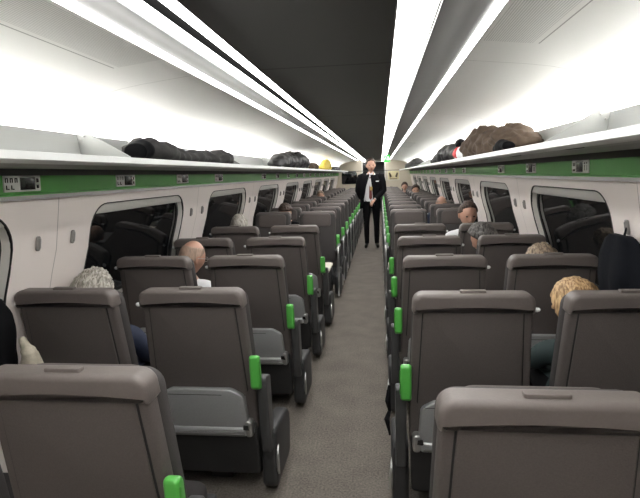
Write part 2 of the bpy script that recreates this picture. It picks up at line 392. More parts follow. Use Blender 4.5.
# end walls
def endwall():
    bm = bmesh.new(); y0, y1 = Y1, Y1+.05
    box(bm, -1.46, -.42, y0, y1, 0, 2.06); box(bm, .40, 1.46, y0, y1, 0, 2.06); box(bm, -.42, .40, y0, y1, 1.93, 2.06)
    struct('wall_end', bm, M['endwall'])
    bm = bmesh.new(); box(bm, -1.46, 1.46, Y0-.05, Y0, 0, 2.06); struct('wall_back', bm, M['endwall'])
    bm = bmesh.new(); box(bm, -.9, -.85, y1, Y1+1.55, 0, 2.1); box(bm, .85, .9, y1, Y1+1.55, 0, 2.1); box(bm, -.9, .9, Y1+1.55, Y1+1.6, 0, 2.1); box(bm, -.9, .9, y1, Y1+1.6, 2.1, 2.14)
    struct('wall_vestibule', bm, M['traydk'])
    for x0, x1, nn in ((-.44, -.40, 0), (.38, .42, 1)):
        pass
    bm = bmesh.new(); box(bm, -.45, -.41, Y1-.02, Y1+.02, 0, 1.97); box(bm, .39, .43, Y1-.02, Y1+.02, 0, 1.97); box(bm, -.45, .43, Y1-.02, Y1+.02, 1.93, 1.97)
    struct('trim_20', bm, M['reveal'])
    bm = bmesh.new(); box(bm, -.41, -.16, Y1+.03, Y1+.05, 0.01, 1.93); d = struct('door_1', bm, M['glass'])
    # header bulkhead strip above the end wall
    bm = bmesh.new(); box(bm, -1.30, 1.30, Y1-.62, Y1-.60, 1.60, 1.62); struct('trim_21', bm, M['dark'])
    w = bmesh.new(); slab(w, [(-1.19, 1.15, .04), (-.62, 1.15, .04), (-.62, 1.62, .12), (-1.19, 1.62, .12)], Y1-.012, Y1+.002, .004, 'y'); struct('window_40', w, M['glass'])
    t = thing('poster', 'cream poster with two dark shapes in a frame on the end wall beside the doorway', 'poster', (.71, Y1-.012, 1.43))
    bm = bmesh.new(); slab(bm, [(-.22, -.18, .01), (.22, -.18, .01), (.22, .18, .01), (-.22, .18, .01)], -.006, .012, .003, 'y'); obj('frame', bm, M['reveal'], t)
    bm = bmesh.new(); slab(bm, [(-.20, -.16, .01), (.20, -.16, .01), (.20, .16, .01), (-.20, .16, .01)], -.009, .0, .001, 'y'); obj('sheet', bm, M['poster'], t)
    bm = bmesh.new()
    for sx in (-1, 1): slab(bm, [(sx*.17, .08, 0), (sx*.12, .10, 0), (sx*.06, -.04, 0), (sx*.13, -.10, 0)][::sx], -.0105, -.008, .0005, 'y')
    box(bm, -.14, .14, -.0105, -.008, -.145, -.12); obj('print', bm, M['posterdk'], t)
endwall()
# hanging exit sign
t = thing('exit_sign', 'small green running figure exit sign hanging from the ceiling before the far door', 'exit sign', (.40, 13.2, 1.885))
bm = bmesh.new(); slab(bm, [(-.075, -.09, .01), (.075, -.09, .01), (.075, .09, .01), (-.075, .09, .01)], -.01, .01, .003, 'y'); obj('panel', bm, M['sign'], t)
bm = bmesh.new(); tube(bm, [(-.02, -.012, .035), (-.03, -.012, 0), (-.06, -.012, -.04)], .006, 6); tube(bm, [(-.03, -.012, 0), (0, -.012, -.02), (.0, -.012, -.045)], .006, 6); ellipsoid(bm, (-.015, -.012, .048), (.009, .004, .009), 8, 6); box(bm, .02, .05, -.0125, -.0095, -.05, .05); obj('pictogram', bm, M['white'], t)
bm = bmesh.new(); box(bm, -.06, .06, -.004, .004, .088, .114); obj('bracket', bm, M['chrome'], t)
# ------------------------------------------------------------------ seats
SH = .17
def rec(x, y, z): return (x, y+SH*(1.06-z), z)
def make_seat(a, aisle, facing=False, name='train_seat'):
    """a: side (+1/-1) towards the aisle in the seat's own frame; sitter looks along +y"""
    t = thing(name, 'x', 'seat')
    K = lambda pts: pts
    bm = bmesh.new(); slab(bm, [(-.245, .34, .03), (.245, .34, .03), (.243, .62, .05), (.228, 1.038, .05), (-.228, 1.038, .05), (-.243, .62, .05)], .006, .055, .012, 'y', rec); obj('back_shell', bm, M['shell'], t)
    # sunk dark seam border + raised fabric panel
    bm = bmesh.new(); slab(bm, [(-.216, .545, .02), (.216, .545, .02), (.196, .985, .01), (-.196, .985, .01)], .002, .02, .002, 'y', rec); obj('seam_piping', bm, M['seam'], t)
    bm = bmesh.new(); slab(bm, [(-.211, .53, .02), (.211, .53, .02), (.191, .985, .01), (-.191, .985, .01)], -.004, .02, .004, 'y', rec); obj('rear_panel', bm, M['shell'], t)
    # headrest cap with arched lower edge
    up = [(-.229+.458*i/10, .978-(((i-5)/5)**2)*.012) for i in range(11)]
    P = [Vector(p) for p in up]+rpoly([(.236, .975, .0), (.232, 1.048, .042), (-.232, 1.048, .042), (-.236, .975, 0)], 7)
    P = [Vector((p.x, p.y+(.012*(1-(p.x/.23)**2) if p.y > 1.0 else 0))) for p in P]
    PP = [P[0]]
    for p in P[1:]:
        if (p-PP[-1]).length > .002 and (p-PP[0]).length > .002: PP.append(p)
    bm = bmesh.new(); slab(bm, [(p.x, p.y) for p in PP], -.016, .075, .019, 'y', rec, seg=5); obj('headrest', bm, M['head'], t)
    bm = bmesh.new(); slab(bm, [(-.05, -.012, .006), (.05, -.012, .006), (.05, .016, .006), (-.05, .016, .006)], 1.050, 1.0612, .002, 'z', lambda x, y, z: (x, y+.022, z)); obj('headrest_tab', bm, M['head'], t)
    # front cushions
    bm = bmesh.new(); slab(bm, [(-.24, .40, .03), (.24, .40, .03), (.243, .62, .05), (.230, 1.034, .05), (-.230, 1.034, .05), (-.243, .62, .05)], .056, .125, .028, 'y', rec, seg=4); obj('back_cushion', bm, M['shell2'], t)
    bm = bmesh.new(); slab(bm, [(-.18, .86, .04), (.18, .86, .04), (.19, 1.03, .05), (-.19, 1.03, .05)], .10, .136, .018, 'y', rec, seg=4); obj('head_cushion', bm, M['shell'], t)
    bm = bmesh.new(); slab(bm, [(-.205, .17, .03), (.205, .17, .03), (.190, .52, .06), (-.190, .52, .06)], .335, .435, .03, 'z', seg=4); obj('seat_cushion', bm, M['cushion'], t)
    # tray table folded on the back
    bm = bmesh.new(); slab(bm, [(-.210, .350, .02), (.210, .350, .02), (.198, .545, .035), (.14, .578, .05), (-.14, .578, .05), (-.198, .545, .035)], -.034, .012, .007, 'y', rec)
    tr = obj('tray_table', bm, M['tray'], t)
    bm = bmesh.new(); slab(bm, [(-.202, .332, .016), (.202, .332, .016), (.202, .384, .016), (-.202, .384, .016)], -.046, -.01, .018, 'y', rec); obj('tray_lip', bm, M['tray'], tr)
    bm = bmesh.new(); slab(bm, [(-.186, .550, 0), (.10, .550, 0), (.10, .5525, 0), (-.186, .5525, 0)], -.0352, -.030, .0004, 'y', rec); obj('tray_groove', bm, M['seam'], tr)
    for sx in (-1, 1):
        bm = bmesh.new(); slab(bm, [(sx*.212-.020, .330, .014), (sx*.212+.014, .330, .014), (sx*.212+.014, .415, .014), (sx*.212-.020, .415, .014)], -.040, .02, .010, 'y', rec); h = obj('tray_hinge', bm, M['chrome'], tr)
        bm = bmesh.new(); slab(bm, [(sx*.200-.014, .374, 0), (sx*.200+.014, .370, 0), (sx*.200+.009, .396, 0), (sx*.200-.012, .396, 0)], -.0435, -.036, .001, 'y', rec); obj('tray_latch', bm, M['seam'], tr)
    # lower back cover
    bm = bmesh.new(); slab(bm, [(-.236, .10, .02), (.236, .10, .02), (.240, .40, .02), (-.240, .40, .02)], .0, .05, .01, 'y', rec); obj('lower_cover', bm, M['dark'], t)
    bm = bmesh.new(); box(bm, -.20, .20, .24, .56, .05, .350, bev=.015); obj('seat_frame', bm, M['dark'], t)
    bm = bmesh.new(); box(bm, -.06, .06, .28, .44, 0, .06, bev=.008); obj('leg', bm, M['chrome'] if False else M['dark'], t)
    # armrests
    def arm(side, x0, x1):
        bm = bmesh.new(); slab(bm, [(.12, .575, .02), (.52, .570, .02), (.52, .615, .018), (.10, .625, .018)], x0, x1, .008, 'x'); obj('armrest', bm, M['armp'], t)
    def upright(x0, x1):
        bm = bmesh.new(); slab(bm, [(.12, .24, .01), (.20, .24, .01), (.17, .61, .015), (.07, .635, .02)], x0, x1, .008, 'x'); obj('arm_support', bm, M['armp'], t)
    def rng(s, lo, hi): return (s*lo, s*hi) if s > 0 else (s*hi, s*lo)
    if aisle:
        if facing: arm(a, *rng(a, .262, .305))
        upright(*rng(a, .258, .304))
        bm = bmesh.new(); slab(bm, [(.14, .03, .05), (.50, .03, .06), (.53, .30, .09), (.16, .34, .04)], *rng(a, .245, .320), .02, 'x'); obj('side_pod', bm, M['dark'], t)
        bm = bmesh.new()
        P = [(.20+.052*math.cos(q*PI/12), .165+.078*math.sin(q*PI/12)) for q in range(24)]
        slab(bm, P, *rng(a, .312, .328), .007, 'x', lambda x, y, z: (x-a*.9*(y-.14)*.25+a*.008, y, z)); obj('end_disc', bm, M['chrome'], t)
        # front trim tube
        bm = bmesh.new(); x = a*.302
        if facing: tube(bm, [(x, .46, .64), (x, .515, .635), (x, .535, .61), (x, .54, .50), (x, .535, .30), (x, .53, .16), (x, .545, .09), (x, .60, .045)], [.008, .011, .012, .012, .012, .012, .012, .010], 8); (obj('arm_trim', bm, M['chrome'], t) if facing else bm.free())
        # grab handle
        bm = bmesh.new(); slab(bm, [(-.040, .585, .022), (.012, .565, .02), (.020, .735, .02), (-.022, .748, .022)], *rng(a, .238, .284), .012, 'x', lambda x, y, z: rec(x, y, z) if True else 0, seg=4)
        gh = obj('grab_handle', bm, M['grab'], t)
        bm = bmesh.new(); slab(bm, [(-.034, .61, .008), (-.018, .61, .008), (-.010, .715, .008), (-.020, .72, .008)], *rng(a, .282, .287), .001, 'x', rec); obj('handle_inset', bm, M['green'], gh)
        # centre armrest shared towards the wall
        if facing: arm(-a, *rng(-a, .262, .325)); upright(*rng(-a, .268, .318))
    else:
        pass
    bm = bmesh.new(); ellipsoid(bm, (-a*.240, .012, .985), (.013, .008, .010), 10, 8); tube(bm, [(-a*.225, .02, .985), (-a*.245, .008, .985)], .005, 6); obj('coat_hook', bm, M['hook'], t)
    return t
protos = {}
for a in (1, -1):
    for al in (True, False):
        for fc in (True, False): protos[a, al, fc] = make_seat(a, al, fc)
used = set()
P_ = .9083
rowsL = [1.15+P_*i+.0 for i in range(5)]; rowsR = [1.085+P_*i for i in range(5)]
rowsL = [1.165, 2.075, 2.983, 3.89, 4.80]; rowsR = [1.085, 1.993, 2.90, 3.81, 4.72]
farL = [6.72+P_*i for i in range(13)]; farR = [6.75+P_*i for i in range(13)]
XA, XW = .592, 1.183
def put(side, aisle, y, facing, label, grp):
    x = side*(XA if aisle else XW)
    # own-frame aisle side: world aisle direction is -side
    a = -side if facing > 0 else side
    k_ = (a, aisle, facing < 0); p = protos[k_]
    if k_ in used: p = copy_tree(p)
    used.add(k_)
    p.location = (x, y if facing > 0 else y, 0); p.rotation_euler = (0, 0, 0 if facing > 0 else PI)
    p.scale = (1, 1, (.982 if side > 0 else .990) if facing > 0 and y < 1.3 else 1)
    tag(p, label, 'seat', grp)
    return p
for side, near, far in ((-1, rowsL, farL), (1, rowsR, farR)):
    sn = 'left' if side < 0 else 'right'
    for i, y in enumerate(near):
        for al in (True, False):
            put(side, al, y, 1, 'grey seat seen from behind, %s side, %s, %s row from the camera' % (sn, 'aisle place' if al else 'window place', ordn[i]), 'train seats seen from behind')
    for i, y in enumerate(far):
        for al in (True, False):
            put(side, al, y, -1, 'grey seat facing the camera, %s side, %s, %s row past the table' % (sn, 'aisle place' if al else 'window place', ordn[i]), 'train seats facing the camera')
# tables in the middle bay
for s, y, nm in ((-1, 5.40, 'left'), (1, 5.40, 'right')):
    t = thing('table', 'cream topped fixed table between facing seats on the %s' % nm, 'table', (0, y, 0), group='bay tables')
    bm = bmesh.new(); slab(bm, ([(.31, -.30, .05), (1.38, -.30, .01), (1.38, .32, .01), (.31, .32, .05)] if s > 0 else [(-1.38, -.30, .01), (-.31, -.30, .05), (-.31, .32, .05), (-1.38, .32, .01)]), .510, .535, .006, 'z'); obj('tabletop', bm, M['tabletop'], t)
    bm = bmesh.new(); box(bm, s*.85-.04, s*.85+.04, -.05, .05, 0, .511, bev=.01); obj('leg', bm, M['chrome'], t)
    bm = bmesh.new(); box(bm, s*.85-.3, s*.85+.3, -.04, .04, .49, .511, bev=.004); obj('bracket', bm, M['dark'], t)
# ------------------------------------------------------------------ seat number panels on the green band
def panel(side, y, label, detail):
    t = thing('seat_panel', label, 'display panel', (side*1.2985, y, 1.528), group='seat number panels')
    s = side
    F = lambda x, yy, z: (-s*x+s*(.0-.04*z), yy, z)
    hw = .115; 
    bm = bmesh.new(); slab(bm, [(-hw, -.034, .004), (hw, -.034, .004), (hw, .034, .004), (-hw, .034, .004)], -.001, .006, .002, 'x', F); obj('plate', bm, M['plate'], t)
    if s < 0: a0, a1 = -.02, .075
    else: a0, a1 = -.04, .045
    if True:
        bm = bmesh.new(); slab(bm, [(a0, -.027, 0), (a1, -.027, 0), (a1, .027, 0), (a0, .027, 0)], .004, .008, .0006, 'x', F); obj('screen', bm, M['screen'], t)
    if detail:
        bm = bmesh.new()
        def r(y0, y1, z0, z1): slab(bm, [(y0, z0, 0), (y1, z0, 0), (y1, z1, 0), (y0, z1, 0)], .0055, .0075, .0003, 'x', F)
        if s < 0:
            r(.085, .100, .004, .022); r(.085, .100, -.022, -.006)
            for k in range(3):
                y0 = -.108+k*.028
                r(y0, y0+.004, .005, .024); r(y0+.012, y0+.016, .005, .024); r(y0, y0+.016, .020, .024)
            for k in range(2):
                y0 = -.105+k*.030
                r(y0, y0+.005, -.024, -.006); r(y0+.008, y0+.018, -.024, -.020)
        else:
            r(.062, .074, .004, .022); r(.084, .096, .004, .022); r(.062, .096, -.022, -.012)
            for k in range(2):
                y0 = -.100+k*.028
                r(y0, y0+.014, .014, .022); r(y0, y0+.005, -.020, .010)
        obj('icons', bm, M['screen'], t)
for side, rows in ((-1, rowsL+farL), (1, rowsR+farR)):
    for i, y in enumerate(rows):
        if y > 18: continue
        panel(side, y-(.02 if side < 0 else 0), 'pale seat number panel on the %s green band, %s from the camera' % ('left' if side < 0 else 'right', ordn[i]), i < 9)
# ------------------------------------------------------------------ people
def head_dir(d, scale=1.):
    x, y, z = d
    hw, hd, hh = .076, .097, .118
    g = lambda cx, cy, cz, s: math.exp(-((x-cx)**2+(y-cy)**2+(z-cz)**2)/(2*s*s))
    j = max(0, -z-.1)
    w = hw*(1-.38*j**1.2); dp = hd*(1-.12*j)
    if y < 0: dp *= (1-.28*j)
    p = Vector((x*w, y*dp, z*hh))
    nrm = Vector((x, y, z))
    e = 0
    if y > 0:
        e += .022*g(0, .97, -.20, .11)+.012*g(0, .99, -.02, .09)            # nose tip and bridge
        e += .005*(g(.32, .9, .24, .16)+g(-.32, .9, .24, .16))               # brow
        e -= .010*(g(.36, .92, .04, .13)+g(-.36, .92, .04, .13))             # eye sockets
        e += .006*g(0, .88, -.47, .12)-.004*g(0, .88, -.56, .05)             # lips
        e += .012*g(0, .68, -.82, .20)                                       # chin
        e += .004*(g(.6, .75, -.2, .2)+g(-.6, .75, -.2, .2))
    return p+nrm*e
def add_head(bm, T, mi=0, lipmi=1, eyemi=2, glasses=False, res=(48, 32)):
    U, V_ = res; rows = []
    for j in range(1, V_):
        th = PI*j/V_; rows.append([bm.verts.new(T @ head_dir((math.sin(th)*math.sin(2*PI*i/U), math.sin(th)*math.cos(2*PI*i/U), math.cos(th)))) for i in range(U)])
    top = bm.verts.new(T @ head_dir((0, 0, 1))); bot = bm.verts.new(T @ head_dir((0, 0, -1)))
    for j, (a, b) in enumerate(zip(rows, rows[1:])):
        for i in range(U):
            f = bm.faces.new((a[i], b[i], b[(i+1) % U], a[(i+1) % U])); f.material_index = mi
            th = PI*(j+1.5)/V_; ph = 2*PI*(i+.5)/U; z = math.cos(th); x = math.sin(th)*math.sin(ph); y = math.sin(th)*math.cos(ph)
            if y > 0 and abs(x) < .24 and -.56 < z < -.42: f.material_index = lipmi
    for i in range(U):
        bm.faces.new((top, rows[0][i], rows[0][(i+1) % U])).material_index = mi; bm.faces.new((bot, rows[-1][(i+1) % U], rows[-1][i])).material_index = mi
    for s in (-1, 1):
        R_ = T.to_3x3().to_4x4()
        ellipsoid(bm, T @ Vector((s*.077, -.012, -.008)), (.010, .020, .031), 12, 8, mi, R_)
        ellipsoid(bm, T @ Vector((s*.030, .080, .006)), (.013, .008, .008), 10, 8, eyemi, R_)
def add_hair(T, style, seed=0):
    """closed shell that stands off the scalp where hair grows and dives under the skin elsewhere"""
    bm = bmesh.new(); U, V_ = 64, 48; rows = []
    def off(d):
        x, y, z = d
        if style == 'short': lim = .30+.55*max(0, y)-.75*max(0, -y) - (.25 if abs(x) > .8 else 0); th = .014
        elif style == 'full': lim = .22+.60*max(0, y)-.85*max(0, -y); th = .031
        elif style == 'long': lim = .18+.65*max(0, y)-1.2*max(0, -y+.35); th = .038
        elif style == 'stub': lim = -.05+.75*max(0, y)-.6*max(0, -y); th = .004
        m_ = max(0, min(1, (z-lim)/.14))
        if style == 'stub': m_ *= max(0, min(1, (.78-z)/.2))
        nz = noise.noise(Vector((x*9+seed, y*6, z*5)))*.5+noise.noise(Vector((x*22, y*14+seed, z*9)))*.3
        if style == 'long': nz *= .4
        return -.010+m_*(th+.010)+m_*nz*th*.8
    for j in range(1, V_):
        th = PI*j/V_; row = []
        for i in range(U):
            d = (math.sin(th)*math.sin(2*PI*i/U), math.sin(th)*math.cos(2*PI*i/U), math.cos(th))
            row.append(bm.verts.new(T @ (head_dir(d)+Vector(d)*off(d))))
        rows.append(row)
    for a, b in zip(rows, rows[1:]):
        for i in range(U): bm.faces.new((a[i], b[i], b[(i+1) % U], a[(i+1) % U]))
    bm.faces.new(rows[0][::-1]); bm.faces.new(rows[-1])
    if style == 'long':
        n0 = len(bm.verts); ellipsoid(bm, (0, -.045, -.085), (.092, .062, .12), 24, 16); bm.verts.ensure_lookup_table()
        for v in list(bm.verts)[n0:]: v.co = T @ (v.co+Vector((0, 0, 0))+v.co.normalized()*noise.noise(v.co*Vector((30, 30, 8)).length*.5)*.006)
    return bm
def skin_mesh(verts, edges, radii, levels=2):
    me = bpy.data.meshes.new('tmp'); me.from_pydata(verts, edges, []); o = bpy.data.objects.new('tmp', me); C.objects.link(o)
    sk = o.modifiers.new('s', 'SKIN'); sb = o.modifiers.new('b', 'SUBSURF'); sb.levels = levels; sb.render_levels = levels
    lay = me.skin_vertices[0].data if me.skin_vertices else None
    if lay is None:
        bpy.context.view_layer.objects.active = o; bpy.ops.mesh.customdata_skin_add(); lay = me.skin_vertices[0].data
    for i, r in enumerate(radii):
        lay[i].radius = r if isinstance(r, tuple) else (r, r)
    lay[0].use_root = True
    bpy.context.view_layer.update()
    dg = bpy.context.evaluated_depsgraph_get(); ev = o.evaluated_get(dg); m2 = bpy.data.meshes.new_from_object(ev)
    bm = bmesh.new(); bm.from_mesh(m2); bpy.data.objects.remove(o); bpy.data.meshes.remove(me); bpy.data.meshes.remove(m2)
    return bm
def add_hand(bm, wrist, direc, side, mi, up=Vector((0, 0, 1))):
    d = Vector(direc).normalized(); w = d.cross(up)
    w = (w if w.length > .1 else d.cross(Vector((0, 1, 0)))).normalized(); nrm = w.cross(d).normalized(); wr = Vector(wrist)
    R_ = Matrix((w, d, nrm)).transposed().to_4x4()
    ellipsoid(bm, wr+d*.045, (.040, .052, .017), 14, 10, mi, R_)
    for k, L in enumerate((.070, .080, .074, .058)):
        b = wr+d*.080+w*(k-1.5)*.019; cur = -nrm
        tube(bm, [b-d*.01, b+d*L*.4, b+d*L*.7+cur*L*.25, b+d*L*.85+cur*L*.55], [.0095, .009, .008, .006], 7, mi=mi)
    b = wr+d*.025+w*side*.030
    tube(bm, [b, b+d*.03+w*side*.018, b+d*.055+w*side*.016-nrm*.012], [.012, .010, .007], 7, mi=mi)
def person(label, loc, rz, hair, style, top, seated=True, lean=(0, 0, 0), head_rot=(0, 0, 0), skin='skin', legs='suit', dz=0, hand_tgt=None, seed=0, spec=False, hs=1.):
    """person facing local +y, origin on the floor under the pelvis"""
    t = thing('person', label, 'person', loc, rz)
    lx, ly, lz = lean
    if seated:
        pel = Vector((0, 0, .50)); chest = Vector((lx*.6, ly*.6-.02, .77+dz)); neck = Vector((lx, ly, .93+dz)); 
        hip = [Vector((s*.085, .02, .50)) for s in (-1, 1)]; knee = [Vector((s*.11, .40, .50)) for s in (-1, 1)]; foot = [Vector((s*.11, .38, .09)) for s in (-1, 1)]; toe = [Vector((s*.12, .52, .05)) for s in (-1, 1)]
        sc_ = Vector((lx*.25, ly, neck.z)); sh = [sc_+Vector((s*.165, 0, -.065)) for s in (-1, 1)]; el = [sc_+Vector((s*.20, .06, -.30)) for s in (-1, 1)]; ha = [Vector((s*.07, .28, .575)) for s in (-1, 1)]; el = [Vector((e.x, e.y, max(e.z, .60))) for e in el]
    else:
        pel = Vector((0, 0, .95)); chest = Vector((0, 0, 1.26)); neck = Vector((0, .0, 1.50))
        hip = [Vector((s*.09, 0, .92)) for s in (-1, 1)]; knee = [Vector((s*.10, .02, .50)) for s in (-1, 1)]; foot = [Vector((s*.10, -.02, .09)) for s in (-1, 1)]; toe = [Vector((s*.125, .14, .045)) for s in (-1, 1)]
        sh = [neck+Vector((s*.185, 0, -.06)) for s in (-1, 1)]
        el = [Vector((-.25, .00, 1.16)), Vector((.26, -.03, 1.16))]; ha = [Vector((-.06, .19, .98)), Vector((.20, -.16, 1.00))]
    V = [pel, (pel+chest)/2, chest, Vector((lx*.55, ly, neck.z-.075)) if seated else neck-Vector((0, 0, .075)), neck, neck+Vector((0, .005, .05))]
    E = [(0, 1), (1, 2), (2, 3), (3, 4), (4, 5)]; R_ = [(.15, .11), (.145, .10), (.165, .11), (.12, .085), .055, .05]
    if not seated: R_ = [(.155, .11), (.165, .125), (.175, .12), (.13, .09), .058, .052]
    for i in (0, 1):
        b = len(V); V += [sh[i], (sh[i]+el[i])/2, el[i], (el[i]+ha[i])/2, ha[i]]; R_ += [.062, .052, .044, .040, .028]; E += [(3, b), (b, b+1), (b+1, b+2), (b+2, b+3), (b+3, b+4)]
        b = len(V); V += [hip[i], (hip[i]+knee[i])/2, knee[i], (knee[i]*.45+foot[i]*.55), foot[i], toe[i]]; R_ += [.095, .085, .062, .058, .045, (.045, .032)]; E += [(0, b), (b, b+1), (b+1, b+2), (b+2, b+3), (b+3, b+4), (b+4, b+5)]
    bm = skin_mesh([tuple(v) for v in V], E, R_)
    # materials: 0 skin 1 lips 2 eyes 3 top 4 trousers 5 shoes
    for f in bm.faces:
        c = f.calc_center_median(); m_ = 3
        if c.z > neck.z-.012 and abs(c.x-neck.x) < .075: m_ = 0
        elif seated and (c.z < .56 and (c-pel).length > .12 and c.y > .02) and min((c-ha[0]).length, (c-ha[1]).length) > .09: m_ = 4
        elif seated and c.z < .45: m_ = 4
        elif not seated and c.z < .96 and min((c-ha[0]).length, (c-ha[1]).length) > .14: m_ = 4
        if c.z < .10: m_ = 5
        if not seated and m_ == 3 and ((abs(c.x) > .085 and c.z > 1.30) or abs(c.x) > .15 or c.y < -.03): m_ = 4
        if min((c-ha[0]).length, (c-ha[1]).length) < .035: m_ = 0
        f.material_index = m_
    for i in (0, 1): add_hand(bm, ha[i]-(ha[i]-el[i]).normalized()*.01, (ha[i]-el[i]) + Vector((0, 0, -.05)), (1, -1)[i], 0)
    T = Matrix.Translation(neck+Vector((0, .018, .155))) @ Matrix.Rotation(head_rot[2], 4, 'Z') @ Matrix.Rotation(head_rot[0], 4, 'X') @ Matrix.Rotation(head_rot[1], 4, 'Y')
    T = Matrix.Translation(neck+Vector((0, .0, .05))) @ Matrix.Rotation(head_rot[2], 4, 'Z') @ Matrix.Rotation(head_rot[0], 4, 'X') @ Matrix.Rotation(head_rot[1], 4, 'Y') @ Matrix.Translation((0, .02, .098*hs)) @ Matrix.Scale(hs, 4)
    add_head(bm, T)
    o = obj('body', bm, [M[skin], M['lip'], M['eye'], M[top], M[legs], M['shoe']], t, auto=1.2)
    if style: obj('hair', add_hair(T, style, seed), M[hair], t, auto=2)
    if spec:
        bm = bmesh.new()
        for s in (-1, 1):
            P = [T @ Vector((s*.032+.022*math.cos(q*PI/8), .100, .004+.016*math.sin(q*PI/8))) for q in range(17)]; tube(bm, P, .0018, 5)
            tube(bm, [T @ Vector((s*.054, .100, .008)), T @ Vector((s*.080, .05, .010)), T @ Vector((s*.086, -.02, .006))], .0022, 5)
        obj('glasses', bm, M['chrome'], t)
    return t, T, neck
# seated passengers (yaw 0 looks away from the camera)
person('man with thick silver grey hair above the second row window seat, left side', (-1.17, 2.36, 0), 0, 'h_grey', 'full', 'navy', lean=(-.13, .06, 0), head_rot=(-.3, .25, .2), dz=-.13, seed=3)
person('bald man in white shirt and glasses seen from behind, leaning to the aisle', (-1.10, 3.24, 0), 0, 'h_stub', 'stub', 'shirt', lean=(.0, .10, 0), head_rot=(-.25, .1, -.5), dz=-.085, skin='skin2', seed=5, spec=True)
person('grey haired passenger by the left window, fifth row', (-1.17, 5.0, 0), 0, 'h_grey', 'short', 'grey_j', lean=(-.03, .04, 0), dz=-.05, seed=9)
person('dark haired passenger facing the camera in second window seat beyond left table', (-1.12, 7.32, 0), PI, 'h_brown', 'full', 'suit', lean=(.0, .05, 0), head_rot=(-.6, 0, 0), dz=-.045, seed=11)
person('fair haired passenger facing the camera, left window side, far along', (-1.14, 11.85, 0), PI, 'h_sandy', 'short', 'navy', lean=(0, .03, 0), head_rot=(-.2, 0, 0), dz=-.03, seed=12)
person('blonde woman in dark jumper between the second row seats on the right', (1.14, 2.34, 0), 0, 'h_blond', 'long', 'dgreen', lean=(.05, .07, 0), head_rot=(-.35, -.25, .25), dz=-.195, seed=21)
person('fair haired passenger barely showing above the third window seat, right', (1.14, 3.22, 0), 0, 'h_sandy', 'full', 'grey_j', lean=(.11, .07, 0), head_rot=(-.35, 0, 0), dz=-.155, seed=22)
person('man with dark grey hair leaning towards the aisle in fourth row, right', (1.14, 4.12, 0), 0, 'h_dgrey', 'full', 'suit', lean=(-.03, .08, 0), head_rot=(-.35, -.25, .8), dz=-.095, skin='skin2', seed=23)
person('man with dark hair and white shirt facing the camera and looking down, right', (1.10, 5.92, 0), PI, 'h_brown', 'short', 'shirt', lean=(-.01, .55, 0), head_rot=(-.22, .0, .12), dz=.0, skin='skin2', seed=24, hs=1.1)
person('bald passenger facing the camera on the right, two rows beyond the table', (1.14, 8.3, 0), PI, 'h_stub', 'stub', 'navy', lean=(-.04, .05, 0), head_rot=(-.5, 0, 0), dz=-.03, skin='skin2', seed=25)
person('dark haired passenger in white top far down the carriage by right windows', (1.1, 13.0, 0), PI, 'h_brown', 'full', 'shirt', lean=(0, .05, 0), head_rot=(-.1, 0, 0), dz=.0, seed=26)
person('dark haired passenger near the end wall, right of the aisle', (.95, 15.6, 0), PI, 'h_brown', 'full', 'suit', lean=(0, .03, 0), head_rot=(-.1, 0, 0), dz=.02, seed=27)
# conductor
cond, T, nk = person('standing man in black suit, white shirt and dark red tie in the aisle', (.045, 10.48, 0), PI, 'h_brown', 'short', 'shirt', seated=False, head_rot=(-.08, .0, .1), skin='skin2', seed=31, hs=1.13)
cond.scale = (1.015,)*3
def jacket():
    bm = bmesh.new(); secs = [(1.485, .085, .07, 0), (1.455, .20, .10, 0), (1.36, .225, .130, .05), (1.25, .220, .140, .12), (1.12, .205, .145, .18), (.98, .205, .145, .26), (.80, .212, .145, .40)]
    N = 30; rows = []
    for z, hw, hd, gap in secs:
        row = []
        for i in range(N+1):
            a0 = .06+gap*1.0; a1 = .06+gap*2.6; q = PI/2+a0+(2*PI-a0-a1)*i/N   # opens at the front (+y)
            row.append((Vector((math.cos(q)*hw+.02, math.sin(q)*hd, z))))
        rows.append(row)
    R1 = [[bm.verts.new(p) for p in r] for r in rows]
    R2 = [[bm.verts.new(Vector((p.x*.94, p.y*.92, p.z))) for p in r] for r in rows]
    for a, b in zip(R1, R1[1:]):
        for i in range(N): bm.faces.new((a[i], a[i+1], b[i+1], b[i]))
    for a, b in zip(R2, R2[1:]):
        for i in range(N): bm.faces.new((a[i], b[i], b[i+1], a[i+1]))
    for R_ in ((R1[0], R2[0]), (R1[-1], R2[-1])):
        for i in range(N): bm.faces.new((R_[0][i], R_[0][i+1], R_[1][i+1], R_[1][i]))
    for k in (0, N):
        for j in range(len(R1)-1): bm.faces.new((R1[j][k], R1[j+1][k], R2[j+1][k], R2[j][k]))
    for s, e, h in ((-1, (-.25, .0, 1.16), (-.085, .165, .995)), (1, (.26, -.03, 1.16), (.215, -.14, 1.02))):
        tube(bm, [(s*.14, 0, 1.455), (s*.195, 0, 1.435), ((s*.205+e[0])/2, 0, 1.31), e, tuple((Vector(e)+Vector(h))/2), h], [.06, .078, .072, .062, .056, .050], 12)
    return bm
obj('jacket', jacket(), M['suit'], cond, auto=1.2)
bm = bmesh.new()
for s in (-1,): slab(bm, [(s*.035, 1.16), (s*.115, 1.33), (s*.085, 1.42), (s*.05, 1.475), (s*.03, 1.45), (s*.045, 1.30)][::s], .112, .128, .002, 'y', lambda x, y, z: (x, y+.012*(1.3-z)*2 - max(0, z-1.36)*.45, z))
obj('lapel', bm, M['suit'], cond)
bm = bmesh.new(); slab(bm, [(-.03, 1.02), (.0, .985), (.03, 1.02), (.018, 1.42), (.022, 1.46), (-.022, 1.46), (-.018, 1.42)], .118, .128, .002, 'y', lambda x, y, z: (x+.01, y+.014*(1.3-z)*1.2 - max(0, z-1.33)*.42, z)); obj('tie', bm, M['tie'], cond)
